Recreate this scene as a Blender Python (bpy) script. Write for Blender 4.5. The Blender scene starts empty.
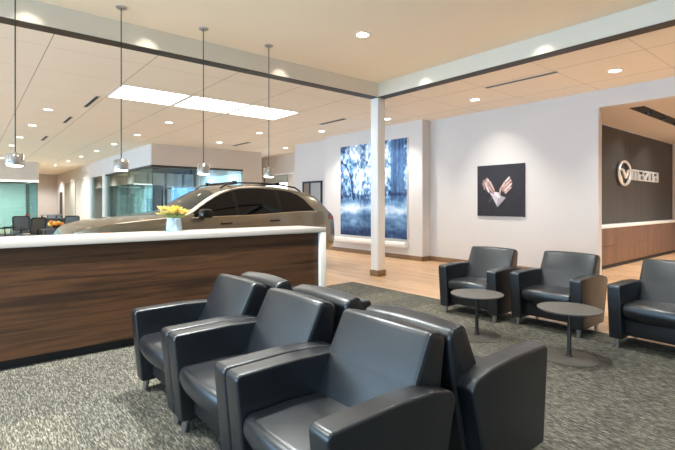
import bpy, bmesh, math, random
import numpy as np
from mathutils import Vector, Matrix
random.seed(7)
SC = bpy.context.scene
COL = SC.collection
PI = math.pi

# ------------------------------------------------------------------ frame of reference
FPX, HOR, CU, EYE = 447.0, 204.0, 337.5, 1.4
PHI = math.radians(39.5)
FWD = Vector((math.sin(PHI), math.cos(PHI), 0)); RGT = Vector((math.cos(PHI), -math.sin(PHI), 0))
ZLOW, ZHIGH = 3.47, 3.73
def pix(u, v, z):
    d = FPX*(z-EYE)/(HOR-v)
    p = (FWD + RGT*((u-CU)/FPX))*d
    return p.x, p.y

# ------------------------------------------------------------------ materials
def lin(c):
    return tuple((x/255/12.92) if x/255 <= .04045 else ((x/255+.055)/1.055)**2.4 for x in c)
def mat(name, rgb, rough=.5, metal=0.0, spec=.5, emit=None, estr=0, coat=0):
    m = bpy.data.materials.new(name); m.use_nodes = True
    b = m.node_tree.nodes['Principled BSDF']
    b.inputs['Base Color'].default_value = (*lin(rgb), 1)
    b.inputs['Roughness'].default_value = rough
    b.inputs['Metallic'].default_value = metal
    b.inputs['Specular IOR Level'].default_value = spec
    b.inputs['Coat Weight'].default_value = coat
    b.inputs['Coat Roughness'].default_value = .05
    if emit:
        b.inputs['Emission Color'].default_value = (*lin(emit), 1); b.inputs['Emission Strength'].default_value = estr
    return m
class NT:
    def __init__(s, m): s.t = m.node_tree; s.b = s.t.nodes['Principled BSDF']
    def n(s, typ, **kw):
        o = s.t.nodes.new(typ)
        for k, v in kw.items():
            if k.startswith('_'): setattr(o, k[1:], v)
            else: o.inputs[k.replace('__', ' ')].default_value = v
        return o
    def l(s, a, b): s.t.links.new(a, b)
    def coords(s, scale=(1,1,1), rot=(0,0,0)):
        c = s.n('ShaderNodeNewGeometry'); mp = s.n('ShaderNodeMapping')
        mp.inputs['Scale'].default_value = scale; mp.inputs['Rotation'].default_value = rot
        s.l(c.outputs['Position'], mp.inputs['Vector']); return mp.outputs['Vector']
    def ramp(s, fac, stops):
        r = s.n('ShaderNodeValToRGB'); e = r.color_ramp.elements
        while len(e) < len(stops): e.new(.5)
        for i, (p, c) in enumerate(stops): e[i].position = p; e[i].color = (*lin(c), 1)
        s.l(fac, r.inputs['Fac']); return r.outputs['Color']
    def mix(s, fac, a, b, mode='MIX'):
        m = s.n('ShaderNodeMix', _data_type='RGBA', _blend_type=mode)
        for sock, val in ((m.inputs[0], fac), (m.inputs[6], a), (m.inputs[7], b)):
            if hasattr(val, 'is_output'): s.l(val, sock)
            else: sock.default_value = val if isinstance(val, (float, int)) else (*val, 1) if len(val) == 3 else val
        return m.outputs[2]
    def math(s, op, a, b=None, c=None):
        m = s.n('ShaderNodeMath', _operation=op)
        for i, val in enumerate((a, b, c)):
            if val is None: continue
            if hasattr(val, 'is_output'): s.l(val, m.inputs[i])
            else: m.inputs[i].default_value = val
        return m.outputs[0]
    def bump(s, h, strength, dist=.01):
        b = s.n('ShaderNodeBump', Strength=strength, Distance=dist); s.l(h, b.inputs['Height']); s.l(b.outputs[0], s.b.inputs['Normal'])

def paint_mat(name, rgb, rough=.6, var=.03):
    m = mat(name, rgb, rough, spec=.3); t = NT(m)
    n = t.n('ShaderNodeTexNoise', Scale=1.2, Detail=4); t.l(t.coords(), n.inputs['Vector'])
    c = t.mix(n.outputs['Fac'], tuple(x*(1-var) for x in lin(rgb)), tuple(min(1, x*(1+var)) for x in lin(rgb)))
    t.l(c, t.b.inputs['Base Color'])
    n2 = t.n('ShaderNodeTexNoise', Scale=180); t.l(t.coords(), n2.inputs['Vector']); t.bump(n2.outputs['Fac'], .04, .003)
    return m
def wood_mat(name, stops, scale, rough=.4, rot=(0,0,0), spec=.5, coat=0):
    m = mat(name, stops[0][1], rough, spec=spec, coat=coat); t = NT(m)
    co = t.coords(scale, rot)
    n = t.n('ShaderNodeTexNoise', Scale=1.0, Detail=7, Roughness=.62, Distortion=.35); t.l(co, n.inputs['Vector'])
    n2 = t.n('ShaderNodeTexNoise', Scale=4.0, Detail=3, Roughness=.6); t.l(co, n2.inputs['Vector'])
    f = t.math('ADD', t.math('MULTIPLY', n.outputs['Fac'], .75), t.math('MULTIPLY', n2.outputs['Fac'], .25))
    t.l(t.ramp(f, stops), t.b.inputs['Base Color'])
    return m
def glass_mat(name, tint, gloss=.12, rough=.02):
    m = bpy.data.materials.new(name); m.use_nodes = True; t = m.node_tree; t.nodes.clear()
    o = t.nodes.new('ShaderNodeOutputMaterial'); mx = t.nodes.new('ShaderNodeMixShader')
    a = t.nodes.new('ShaderNodeBsdfTransparent'); a.inputs[0].default_value = (*lin(tint), 1)
    g = t.nodes.new('ShaderNodeBsdfGlossy'); g.inputs['Roughness'].default_value = rough; g.inputs[0].default_value = (.9, .95, 1, 1)
    f = t.nodes.new('ShaderNodeLayerWeight'); f.inputs['Blend'].default_value = .25
    ad = t.nodes.new('ShaderNodeMath'); ad.operation = 'MULTIPLY_ADD'; ad.inputs[1].default_value = .6; ad.inputs[2].default_value = gloss; ad.use_clamp = True
    t.links.new(f.outputs['Fresnel'], ad.inputs[0]); t.links.new(ad.outputs[0], mx.inputs[0])
    t.links.new(a.outputs[0], mx.inputs[1]); t.links.new(g.outputs[0], mx.inputs[2]); t.links.new(mx.outputs[0], o.inputs[0])
    return m
def lined_ceiling(name, rgb, xs0, ys0, step):
    m = mat(name, rgb, .75, spec=.2); t = NT(m)
    g = t.n('ShaderNodeNewGeometry'); sp = t.n('ShaderNodeSeparateXYZ'); t.l(g.outputs['Position'], sp.inputs[0])
    def line(sock, o, w):
        a = t.math('SUBTRACT', sock, o); a = t.math('DIVIDE', a, step); a = t.math('FRACT', a)
        a = t.math('SUBTRACT', a, .5); a = t.math('ABSOLUTE', a); return t.math('GREATER_THAN', a, .5-w/step)
    f = t.math('MAXIMUM', line(sp.outputs[0], xs0, .0055), t.math('MULTIPLY', line(sp.outputs[1], ys0, .005), .55))
    base = lin(rgb); t.l(t.mix(f, base, tuple(x*.45 for x in base)), t.b.inputs['Base Color'])
    return m
S = 1.3/1.4                      # all is laid out with the eye at 1.4 and scaled to true size at the end
M = {}
M['wall'] = paint_mat('wall paint', (206, 201, 197))
M['wallwarm'] = paint_mat('warm wall paint', (208, 196, 184))
M['white'] = mat('white lacquer', (232, 230, 225), .35)
M['quartz'] = paint_mat('pale quartz worktop', (184, 181, 176), .3, .02)
M['ceil'] = paint_mat('raised ceiling paint', (250, 240, 220), .8, .01)
M['ceillow'] = lined_ceiling('ceiling tile', (246, 236, 220), .8*S, 2.0*S, 1.235*S)
M['face'] = paint_mat('soffit face paint', (216, 207, 190), .5, .01)
M['darktrim'] = mat('dark bronze trim', (52, 46, 38), .5)
M['walnut'] = wood_mat('walnut veneer', [(.28, (29, 19, 12)), (.42, (50, 33, 21)), (.52, (82, 55, 34)), (.6, (60, 40, 25)), (.74, (100, 69, 44))], (.35, 3, 9), .42)
M['oakbase'] = wood_mat('brown baseboard wood', [(.3, (112, 84, 58)), (.7, (150, 116, 82))], (2, 2, 12), .45)
M['credenza'] = wood_mat('reddish walnut', [(.3, (70, 43, 27)), (.5, (98, 62, 40)), (.72, (122, 82, 54))], (6, 6, .9), .35)
M['black'] = mat('matte black', (17, 17, 18), .6)
M['satinblack'] = mat('satin black metal', (30, 30, 31), .38)
M['tabletop'] = mat('dark grey laminate', (88, 86, 82), .42)
M['steel'] = mat('brushed steel', (190, 192, 195), .28, 1)
M['chrome'] = mat('chrome', (200, 201, 204), .08, 1)
M['glow'] = mat('warm lamp diffuser', (255, 244, 225), .5, emit=(255, 240, 214), estr=9)
M['glowsoft'] = mat('pendant lamp glow', (255, 244, 225), .5, emit=(255, 236, 205), estr=5)
M['panelglow'] = mat('light panel diffuser', (255, 252, 245), .5, emit=(255, 250, 240), estr=4.5)
M['charwall'] = None
M['rubber'] = mat('tyre rubber', (20, 20, 21), .8)
M['carglass'] = mat('tinted car glass', (12, 14, 15), .04, spec=.35)
M['windshield'] = mat('windscreen glass', (52, 58, 56), .06, spec=.8)
M['carblack'] = mat('gloss black plastic', (14, 14, 15), .25)
M['taillamp'] = mat('red lamp lens', (120, 14, 20), .12, spec=.7)
M['headlamp'] = mat('clear lamp lens', (150, 155, 160), .1, .3)
M['amber'] = mat('amber lens', (235, 130, 30), .2)
M['teal'] = glass_mat('teal tinted glass', (204, 228, 227), .08)
M['blueglass'] = glass_mat('blue tinted glass', (200, 224, 236), .08)
M['paleglass'] = glass_mat('pale glass', (205, 224, 224), .06)
M['meshfab'] = mat('dark mesh fabric', (92, 95, 94), .8)
M['desk'] = mat('dark desk laminate', (70, 60, 52), .5)
M['deskgrey'] = mat('grey desk laminate', (150, 146, 140), .5)
M['orange'] = mat('orange petals', (236, 140, 40), .6)
M['yellow'] = mat('yellow petals', (244, 222, 120), .6)
M['leaf'] = mat('green leaf', (120, 140, 60), .6)
M['redplas'] = mat('red plastic', (190, 52, 38), .5)
M['ceramic'] = mat('pale glazed ceramic', (166, 188, 202), .15)
M['wordmark'] = mat('polished sign metal', (236, 236, 234), .35, .3)
M['signchrome'] = mat('satin chrome', (238, 238, 236), .3, .75)
M['curtain'] = mat('blue grey curtain', (165, 195, 220), .8)
M['doorblack'] = mat('black door paint', (18, 17, 17), .5)
M['greypanel'] = mat('grey green panel', (176, 176, 164), .6)

def leather():
    m = mat('charcoal leather', (14, 17, 22), .4, spec=.85); m.node_tree.nodes['Principled BSDF'].inputs['Specular Tint'].default_value = (.84, .93, 1, 1); m.node_tree.nodes['Principled BSDF'].inputs['IOR'].default_value = 1.54; t = NT(m)  # base and specular tinted blue, standing in for reflected daylight
    c = t.n('ShaderNodeTexCoord')
    n = t.n('ShaderNodeTexNoise', Scale=260, Detail=3); t.l(c.outputs['Object'], n.inputs['Vector'])
    t.bump(n.outputs['Fac'], .12, .002)
    n2 = t.n('ShaderNodeTexNoise', Scale=7, Detail=3); t.l(c.outputs['Object'], n2.inputs['Vector'])
    t.l(t.math('MULTIPLY_ADD', n2.outputs['Fac'], .12, .30), t.b.inputs['Roughness'])
    return m
M['leather'] = leather()
def carpaint():
    m = mat('sand metallic car paint', (142, 134, 117), .26, .7, coat=.8); t = NT(m)
    n = t.n('ShaderNodeTexNoise', Scale=900, Detail=1); t.l(t.coords(), n.inputs['Vector'])
    b = lin((142, 134, 117)); t.l(t.mix(n.outputs['Fac'], tuple(x*.85 for x in b), tuple(x*1.15 for x in b)), t.b.inputs['Base Color'])
    return m
M['carpaint'] = carpaint()
def charwall():
    m = mat('charcoal vertical panelling', (62, 60, 55), .45); t = NT(m)
    n = t.n('ShaderNodeTexNoise', Scale=1.0, Detail=3); t.l(t.coords((6, 6, .12)), n.inputs['Vector'])
    t.l(t.ramp(n.outputs['Fac'], [(.3, (46, 46, 45)), (.7, (62, 61, 57))]), t.b.inputs['Base Color'])
    return m
M['charwall'] = charwall()
def oakfloor():
    m = mat('oak plank floor', (200, 160, 116), .34, spec=.45); t = NT(m)
    co = t.coords((1, 1, 1), (0, 0, PI/2))
    br = t.n('ShaderNodeTexBrick', Scale=1.0, _offset=.37)
    br.inputs['Brick Width'].default_value = 1.3; br.inputs['Row Height'].default_value = .15; br.inputs['Mortar Size'].default_value = .0022
    br.inputs['Color1'].default_value = (*lin((196, 160, 124)), 1); br.inputs['Color2'].default_value = (*lin((222, 188, 150)), 1)
    br.inputs['Mortar'].default_value = (*lin((120, 88, 58)), 1); t.l(co, br.inputs['Vector'])
    n = t.n('ShaderNodeTexNoise', Scale=1, Detail=5, Roughness=.6, Distortion=.4); t.l(t.coords((14, 1.1, 1)), n.inputs['Vector'])
    t.l(t.mix(.8, br.outputs['Color'], t.ramp(n.outputs['Fac'], [(.3, (205, 196, 186)), (.7, (255, 255, 255))]), 'MULTIPLY'), t.b.inputs['Base Color'])
    return m
M['oak'] = oakfloor()
def carpet():
    m = mat('grey loop carpet', (120, 118, 112), .95, spec=.1); t = NT(m)
    n1 = t.n('ShaderNodeTexNoise', Scale=1, Detail=4, Roughness=.75); t.l(t.coords((150, 22, 1), (0, 0, .06)), n1.inputs['Vector'])
    f = n1.outputs['Color']
    bw = t.n('ShaderNodeRGBToBW'); t.l(f, bw.inputs[0])
    c = t.ramp(bw.outputs[0], [(.35, (36, 36, 34)), (.5, (90, 89, 82)), (.65, (172, 170, 157))])
    br = t.n('ShaderNodeTexBrick', Scale=1.0, _offset=.5); t.l(t.coords(), br.inputs['Vector'])
    br.inputs['Brick Width'].default_value = .93; br.inputs['Row Height'].default_value = .465; br.inputs['Mortar Size'].default_value = 0
    br.inputs['Color1'].default_value = (*lin((206, 208, 214)), 1); br.inputs['Color2'].default_value = (*lin((255, 255, 250)), 1)
    tone = br.outputs['Color']
    t.l(t.mix(1.0, c, tone, 'MULTIPLY'), t.b.inputs['Base Color'])
    t.bump(bw.outputs[0], .35, .006)
    return m
M['carpet'] = carpet()
def vcol(name):
    m = mat(name, (200, 200, 200), .55, spec=.25); t = NT(m)
    a = t.n('ShaderNodeVertexColor'); a.layer_name = 'print'; t.l(a.outputs['Color'], t.b.inputs['Base Color']); return m
M['print'] = vcol('printed canvas')

# ------------------------------------------------------------------ mesh helpers
def newbm(): return bmesh.new()
def add_box(bm, x0, x1, y0, y1, z0, z1, bev=0, seg=2):
    b2 = bmesh.new()
    vs = [b2.verts.new(p) for p in ((x0,y0,z0),(x1,y0,z0),(x1,y1,z0),(x0,y1,z0),(x0,y0,z1),(x1,y0,z1),(x1,y1,z1),(x0,y1,z1))]
    for f in ((0,3,2,1),(4,5,6,7),(0,1,5,4),(1,2,6,5),(2,3,7,6),(3,0,4,7)): b2.faces.new([vs[i] for i in f])
    if bev: bmesh.ops.bevel(b2, geom=b2.edges[:], offset=bev, segments=seg, affect='EDGES', profile=.5)
    merge(bm, b2); return bm
def merge(bm, b2, mtx=None):
    if mtx is not None: b2.transform(mtx)
    me = bpy.data.meshes.new('tmp'); b2.to_mesh(me); bm.from_mesh(me); bpy.data.meshes.remove(me); b2.free()
def box(x0, x1, y0, y1, z0, z1, bev=0, seg=2): return add_box(newbm(), x0, x1, y0, y1, z0, z1, bev, seg)
def add_lathe(bm, prof, c=(0,0,0), n=24, cap=True):
    rings = []
    for r, z in prof:
        rings.append([bm.verts.new((c[0]+r*math.cos(2*PI*i/n), c[1]+r*math.sin(2*PI*i/n), c[2]+z)) for i in range(n)])
    for a, b in zip(rings, rings[1:]):
        for i in range(n): bm.faces.new((a[i], a[(i+1)%n], b[(i+1)%n], b[i]))
    if cap:
        bm.faces.new(rings[0][::-1]); bm.faces.new(rings[-1])
    return bm
def lathe(prof, c=(0,0,0), n=24, cap=True): return add_lathe(newbm(), prof, c, n, cap)
def add_tube(bm, pts, r, n=8, closed=False):
    pts = [Vector(p) for p in pts]; rings = []; N = len(pts); up0 = None
    for i, p in enumerate(pts):
        if closed: d = pts[(i+1)%N]-pts[i-1]
        else: d = pts[min(i+1, N-1)]-pts[max(i-1, 0)]
        d.normalize()
        a = Vector((0,0,1)) if abs(d.z) < .9 else Vector((1,0,0))
        if up0 is not None: a = up0
        s = d.cross(a).normalized(); t = s.cross(d).normalized(); up0 = t
        rr = r[i] if isinstance(r, (list, tuple)) else r
        rings.append([bm.verts.new(p+(s*math.cos(2*PI*k/n)+t*math.sin(2*PI*k/n))*rr) for k in range(n)])
    pairs = list(zip(rings, rings[1:])) + ([(rings[-1], rings[0])] if closed else [])
    for a, b in pairs:
        for k in range(n): bm.faces.new((a[k], a[(k+1)%n], b[(k+1)%n], b[k]))
    if not closed: bm.faces.new(rings[0][::-1]); bm.faces.new(rings[-1])
    return bm
def tube(pts, r, n=8, closed=False): return add_tube(newbm(), pts, r, n, closed)
def fillet(pts, n=5):
    """pts: (x, z, radius) polygon, counter-clockwise -> dense rounded outline"""
    out = []; N = len(pts)
    for i in range(N):
        p = Vector(pts[i][:2]); r = pts[i][2]; a = Vector(pts[i-1][:2]); b = Vector(pts[(i+1)%N][:2])
        if r <= 0: out.append(p); continue
        u = (a-p).normalized(); w = (b-p).normalized(); ang = u.angle(w)
        t = min(r/math.tan(ang/2), .49*(a-p).length, .49*(b-p).length); r2 = t*math.tan(ang/2)
        c = p+(u+w).normalized()*(r2/math.sin(ang/2)); s = p+u*t-c; e = p+w*t-c
        tot = s.angle(e)
        for k in range(n+1):
            f = k/n
            q = (s*math.sin((1-f)*tot)+e*math.sin(f*tot))/math.sin(tot) if tot > 1e-4 else s
            out.append(c+q)
    return out
def inset(poly, d):
    N = len(poly); out = []
    for i in range(N):
        a = (poly[i]-poly[i-1]); b = (poly[(i+1)%N]-poly[i])
        if a.length < 1e-7: a = b
        if b.length < 1e-7: b = a
        na = Vector((-a.y, a.x)).normalized(); nb = Vector((-b.y, b.x)).normalized()
        m = (na+nb).normalized(); k = d/max(.4, m.dot(na)); out.append(poly[i]+m*k)
    return out
def puff(outline, y0, y1, r, nr=5, ny=1, warp=None):
    """outline in xz extruded from y0 to y1 with its rims rounded by r"""
    bm = newbm(); sl = []
    for k in range(nr+1):
        t = k/nr*PI/2; sl.append((y0+r*(1-math.sin(t)), r*(1-math.cos(t))))
    sl = [(y0+r*(1-math.sin(k/nr*PI/2)), r*(1-math.cos(k/nr*PI/2))) for k in range(nr, -1, -1)]
    sl = [(y0+r*(1-math.cos(k/nr*PI/2)), r*(1-math.sin(k/nr*PI/2))) for k in range(nr+1)]
    mid = [(y0+r+(y1-y0-2*r)*k/ny, 0) for k in range(1, ny)]
    end = [(y1-(y-y0), d) for y, d in sl[::-1]]
    rings = []
    for y, d in sl+mid+end:
        pl = inset(outline, d) if d > 1e-6 else outline
        ring = []
        for q in pl:
            p = Vector((q.x, y, q.y))
            if warp: p = warp(p)
            ring.append(bm.verts.new(p))
        rings.append(ring)
    N = len(outline)
    for a, b in zip(rings, rings[1:]):
        for i in range(N): bm.faces.new((a[i], b[i], b[(i+1)%N], a[(i+1)%N]))
    bm.faces.new(rings[0]); bm.faces.new(rings[-1][::-1])
    bmesh.ops.recalc_face_normals(bm, faces=bm.faces[:])
    return bm
def obj(name, bm, m, parent=None, loc=(0,0,0), rotz=0, smooth=45):
    me = bpy.data.meshes.new(name)
    bmesh.ops.recalc_face_normals(bm, faces=bm.faces[:]) if smooth else None
    bm.to_mesh(me); bm.free()
    if smooth:
        me.polygons.foreach_set('use_smooth', [True]*len(me.polygons)); me.set_sharp_from_angle(angle=math.radians(smooth))
    me.materials.append(m); o = bpy.data.objects.new(name, me); COL.objects.link(o)
    o.location = loc; o.rotation_euler = (0, 0, rotz)
    if parent: o.parent = parent
    return o
def tag(o, label, cat, group=None):
    o['label'] = label; o['category'] = cat
    if group: o['group'] = group
    return o
def thing(name, label, cat, loc=(0,0,0), rotz=0, group=None):
    o = bpy.data.objects.new(name, None); COL.objects.link(o); o.empty_display_size = .1
    o.location = loc; o.rotation_euler = (0, 0, rotz); return tag(o, label, cat, group)
def struct(name, bm, m, parent=None):
    o = obj(name, bm, m, parent)
    if not parent: o['kind'] = 'structure'
    return o
def dup(root, loc, rotz, label):
    r = root.copy(); COL.objects.link(r); r.location = loc; r.rotation_euler = (0, 0, rotz); r['label'] = label
    for ch in list(root.children):
        c = ch.copy(); COL.objects.link(c); c.parent = r
        for g in ch.children:
            d = g.copy(); COL.objects.link(d); d.parent = c
    return r

# ------------------------------------------------------------------ the setting
XW, YW = 6.09, 6.16                 # corner of the raised ceiling / pillar
CX, CY = 5.33, 6.03                 # carpet edge
struct('carpet', box(-7, CX, -6, CY, -.12, 0), M['carpet'])
bm = newbm(); add_box(bm, CX, 16.2, -6, CY, -.12, 0); add_box(bm, -7, 16.2, CY, 38, -.12, 0)
struct('floor', bm, M['oak'])
bm = newbm()
add_box(bm, -7, XW, -6, YW, ZHIGH, ZHIGH+.12)
struct('ceiling_raised', bm, M['ceil'])
bm = newbm(); add_box(bm, XW+.02, 9.0, -6, YW+.02, ZLOW, ZLOW+.4); add_box(bm, -7, 16.2, YW+.02, 38, ZLOW, ZLOW+.4)
struct('ceiling', bm, M['ceillow'])
bm = newbm(); add_box(bm, -7, XW, YW, YW+.02, ZLOW-.002, ZHIGH); add_box(bm, XW, XW+.02, -6, YW+.02, ZLOW-.002, ZHIGH)
struct('trim_1', bm, M['face'])
bm = newbm(); add_box(bm, -7, XW+.2, YW+.004, YW+.2, ZLOW-.012, ZLOW-.001); add_box(bm, XW+.004, XW+.2, -6, YW+.004, ZLOW-.012, ZLOW-.001)
struct('trim_2', bm, M['darktrim'])
struct('pillar', box(XW+.002, XW+.2, YW+.006, YW+.2, 0, ZLOW-.012, .006, 2), M['white'])
bm = newbm(); add_box(bm, XW-.012, XW+.214, YW-.008, YW+.214, 0, .115, .003, 1); struct('baseboard_pillar', bm, M['oakbase'])
XB, XP = 8.85, 8.55
YJ, YP0, YP1, YE = 3.26, 7.11, 10.97, 13.1
ZR = 3.157
bm = newbm(); add_box(bm, XB, XB+.15, YJ, YE, 0, ZLOW); add_box(bm, XB, XB+.15, -4, YJ, ZR, ZLOW); add_box(bm, XB, XB+.15, -6, -4, 0, ZLOW)
struct('wall_back', bm, M['wall'])
struct('wall_feature', box(XP, XB, YP0, YP1, 0, ZLOW), M['wall'])
bm = newbm()
add_box(bm, XB-.016, XB, YJ, YP0-.016, 0, .11); add_box(bm, XP-.016, XP, YP0-.016, YP1, 0, .11)
add_box(bm, XP-.016, XB-.016, YP0-.016, YP0, 0, .11); add_box(bm, XB-.016, XB, YP1, YE, 0, .11)
struct('baseboard_back', bm, M['oakbase'])
# recess with the dark sign wall
YD = 3.9
struct('wall_sign', box(9.0, 16.2, YD, YD+.15, 0, ZR-.001), M['charwall'])
struct('ceiling_recess', box(9.0, 16.2, -4, YD, ZR, ZR+.14), M['wallwarm'])
bm = newbm(); add_box(bm, 16.05, 16.2, -4, YD, 0, ZR); add_box(bm, 9.0, 16.2, -4.15, -4, 0, ZR+.14)
struct('wall_recess', bm, M['wallwarm'])
# corridor beyond the back wall
bm = newbm(); add_box(bm, 10.2, 10.35, YE, 22, 2.62, ZLOW); add_box(bm, 10.2, 10.35, YE, 15.6, 0, 2.62); add_box(bm, 10.2, 10.35, 17.6, 22, 0, 2.62)
add_box(bm, XB+.15, 10.35, YE-.15, YE, 0, ZLOW); struct('wall_corridor', bm, M['wallwarm'])
bm = newbm(); add_box(bm, 10.12, 10.2, 15.2, 17.7, 2.62, 2.68); struct('trim_3', bm, M['white'])
w = struct('window_1', box(10.24, 10.30, 15.66, 17.54, 2.32, 2.6), M['greypanel'])
struct('window_2', box(10.26, 10.28, 15.62, 17.58, .3, 2.30), mat('daylit window', (240, 245, 250), .4, emit=(240, 246, 255), estr=1.6))
bm = newbm(); add_box(bm, 10.22, 10.31, 15.6, 15.66, .0, 2.62); add_box(bm, 10.22, 10.31, 17.54, 17.6, 0, 2.62); add_box(bm, 10.22, 10.31, 15.66, 17.54, 0, .3); struct('trim_4', bm, M['doorblack'])
# glass office behind the car
GX, GY, ZG = 4.8, 15.8, 2.74
bm = newbm(); add_box(bm, GX, 9.07, GY, GY+.15, ZG, ZLOW); add_box(bm, 8.24, 9.07, GY, GY+.15, 0, ZG); add_box(bm, 8.95, 9.07, GY+.15, 22.2, 0, ZLOW)
struct('wall_office', bm, M['wallwarm'])
bm = newbm(); add_box(bm, GX, GX+.15, GY+.15, 37, ZG, ZLOW); add_box(bm, GX, GX+.15, 33.7, 37, 0, ZG)
struct('wall_side', bm, M['wall'])
bm = newbm(); add_box(bm, GX-.01, 8.24, GY-.01, GY+.16, ZG-.07, ZG); add_box(bm, GX-.01, GX+.16, GY+.16, 22.5, ZG-.07, ZG)
struct('trim_5', bm, M['darktrim'])
for i, (a, b) in enumerate(((GX+.03, 6.5), (6.52, 8.23))):
    struct('window_%d' % (3+i), box(a, b, GY+.06, GY+.075, 0, ZG-.075), M['blueglass'])
struct('window_5', box(GX+.06, GX+.075, GY+.08, 19.2, 0, ZG-.075), M['teal'])
struct('window_6', box(GX+.06, GX+.075, 19.22, 22.5, 0, ZG-.075), M['teal'])
struct('trim_6', box(GX-.02, GX+.12, 22.5, 23.0, 0, ZG), M['white'])
struct('window_7', box(GX+.06, GX+.075, 23.0, 25.7, 0, ZG), M['paleglass'])
struct('trim_7', box(GX-.02, GX+.12, 25.7, 26.1, 0, ZG), M['white'])
struct('door_1', box(GX+.04, GX+.1, 26.1, 30.0, 0, ZG), M['white'])
struct('trim_8', box(GX-.02, GX+.12, 30.0, 30.4, 0, ZG), M['wall'])
struct('door_2', box(GX+.04, GX+.1, 30.4, 33.7, 0, ZG), M['greypanel'])
struct('door_3', box(GX-.02, GX, 34.6, 35.7, 0, 2.2), M['doorblack'])
bm = newbm()
for k in range(4): add_box(bm, 8.93, 8.945, 16.4+1.1*k, 17.4+1.1*k, 2.25, 2.68)
struct('window_13', bm, mat('clerestory daylight', (200, 225, 245), .3, emit=(170, 212, 250), estr=1.3))
# back of the office: window wall with mullions, curtain
bm = newbm()
add_box(bm, GX+.16, 8.94, 22.2, 22.35, 2.9, ZLOW); add_box(bm, GX+.16, 8.94, 22.2, 22.35, 0, .5)
for x in (5.0, 5.75, 6.6, 7.45, 8.3, 8.9): add_box(bm, x-.04, x+.04, 22.2, 22.35, .5, 2.9)
add_box(bm, GX+.16, 8.94, 22.22, 22.33, 2.15, 2.21)
struct('window_8', bm, M['darktrim'])
bm = newbm(); add_box(bm, 6.55, 7.25, 22.02, 22.12, 0, 2.3); struct('door_4', bm, M['doorblack'])
# glass office on the left
LX, LY, ZL = 2.65, 26.4, 2.54
bm = newbm(); add_box(bm, -7, LX, LY, LY+.15, ZL, ZLOW); add_box(bm, LX-.15, LX, LY+.15, 37, ZL, ZLOW)
struct('wall_left_bulkhead', bm, M['wallwarm'])
struct('window_9', box(-3, 1.0, LY+.05, LY+.065, 0, ZL), M['teal'])
struct('window_10', box(1.03, LX-.03, LY+.05, LY+.065, 0, ZL), M['teal'])
struct('window_11', box(LX-.06, LX-.045, LY+.1, 33, 0, ZL), M['paleglass'])
struct('trim_9', box(-7, LX, LY-.03, LY+.02, ZL-.06, ZL, 0), mat('lit soffit strip', (250, 246, 236), .5, emit=(255, 246, 230), estr=1.5))
struct('wall_office_back', box(8.95, 9.07, 22.4, 36.9, 0, ZLOW), M['wall'])
struct('wall_far', box(-7, 16.2, 37, 37.2, 0, ZLOW), M['wall'])
bm = newbm(); add_box(bm, -7, 2.5, 31.0, 31.15, 0, ZL); struct('wall_left_office', bm, paint_mat('pale green wall', (212, 220, 216)))
# sides that the camera turns its back to: glazed facade (left) and rear wall
bm = newbm()
for k in range(30): add_box(bm, -6.85, -6.75, -6+1.5*k-.06, -6+1.5*k+.06, 0, 3.46)
add_box(bm, -7.1, -6.75, -6, 38, 0, .3); add_box(bm, -7.1, -6.75, -6, 38, 3.35, 3.46); add_box(bm, -6.85, -6.75, -6, 38, 2.25, 2.33); add_box(bm, -7.1, -7, -6, 6.1, 3.46, ZHIGH)
struct('window_12', bm, M['darktrim'])
bm = newbm()
add_box(bm, -7.1, 9, -6.15, -6, 0, ZHIGH); struct('wall_rear', bm, M['wall'])
struct('wall_east', box(16.2, 16.35, 4.0, 38, 0, ZLOW), M['wall'])

# ------------------------------------------------------------------ reception desk
r = thing('reception_desk', 'long walnut reception desk with a white worktop and white end panel', 'desk', (0, 4.6, 0))
obj('front_panel', box(-2.6, 3.515, .055, .085, .088, 1.03), M['walnut'], r)
bm = newbm(); add_box(bm, -2.6, 3.5, .085, .56, .088, 1.02); obj('carcass', bm, M['darktrim'], r)
obj('toe_kick', box(-2.55, 3.5, .12, .54, 0, .088), M['black'], r)
obj('worktop', box(-2.65, 3.6, 0, .62, 1.032, 1.095, .004, 2), M['quartz'], r)
obj('end_panel', box(3.517, 3.6, 0, .62, 0, 1.0315, .004, 2), M['white'], r)

# vase and flowers
VX, VY = pix(174, 231, 1.097)
v = thing('vase', 'pale blue tapered vase standing on the white reception worktop', 'vase', (VX, VY, 1.0955))
obj('body', lathe([(.055,0), (.085,0), (.088,.01), (.072,.15), (.066,.15), (.078,.02), (.055,.012)], n=28, cap=False), M['ceramic'], v)
obj('base', lathe([(.0,.004), (.078,.004), (.078,.011), (0,.011)], n=28, cap=False), M['ceramic'], v)
f = thing('flower_arrangement', 'yellow flowers spreading wide over the pale blue vase', 'flowers', (VX, VY, 1.0955))
bm = newbm(); ends = []
for k in range(46):
    a = random.uniform(0, 2*PI); rr = .17*math.sqrt(random.random()); hz = .19+.07*random.random()-.15*rr*.5
    p0 = (.03*math.cos(a), .03*math.sin(a), .05); p1 = (.05*math.cos(a), .05*math.sin(a), .15); p2 = (rr*math.cos(a), rr*math.sin(a), hz)
    add_tube(bm, [p0, p1, p2], .0022, 5); ends.append((p2, a))
obj('stem', bm, M['leaf'], f)['kind'] = 'stuff'
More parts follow.
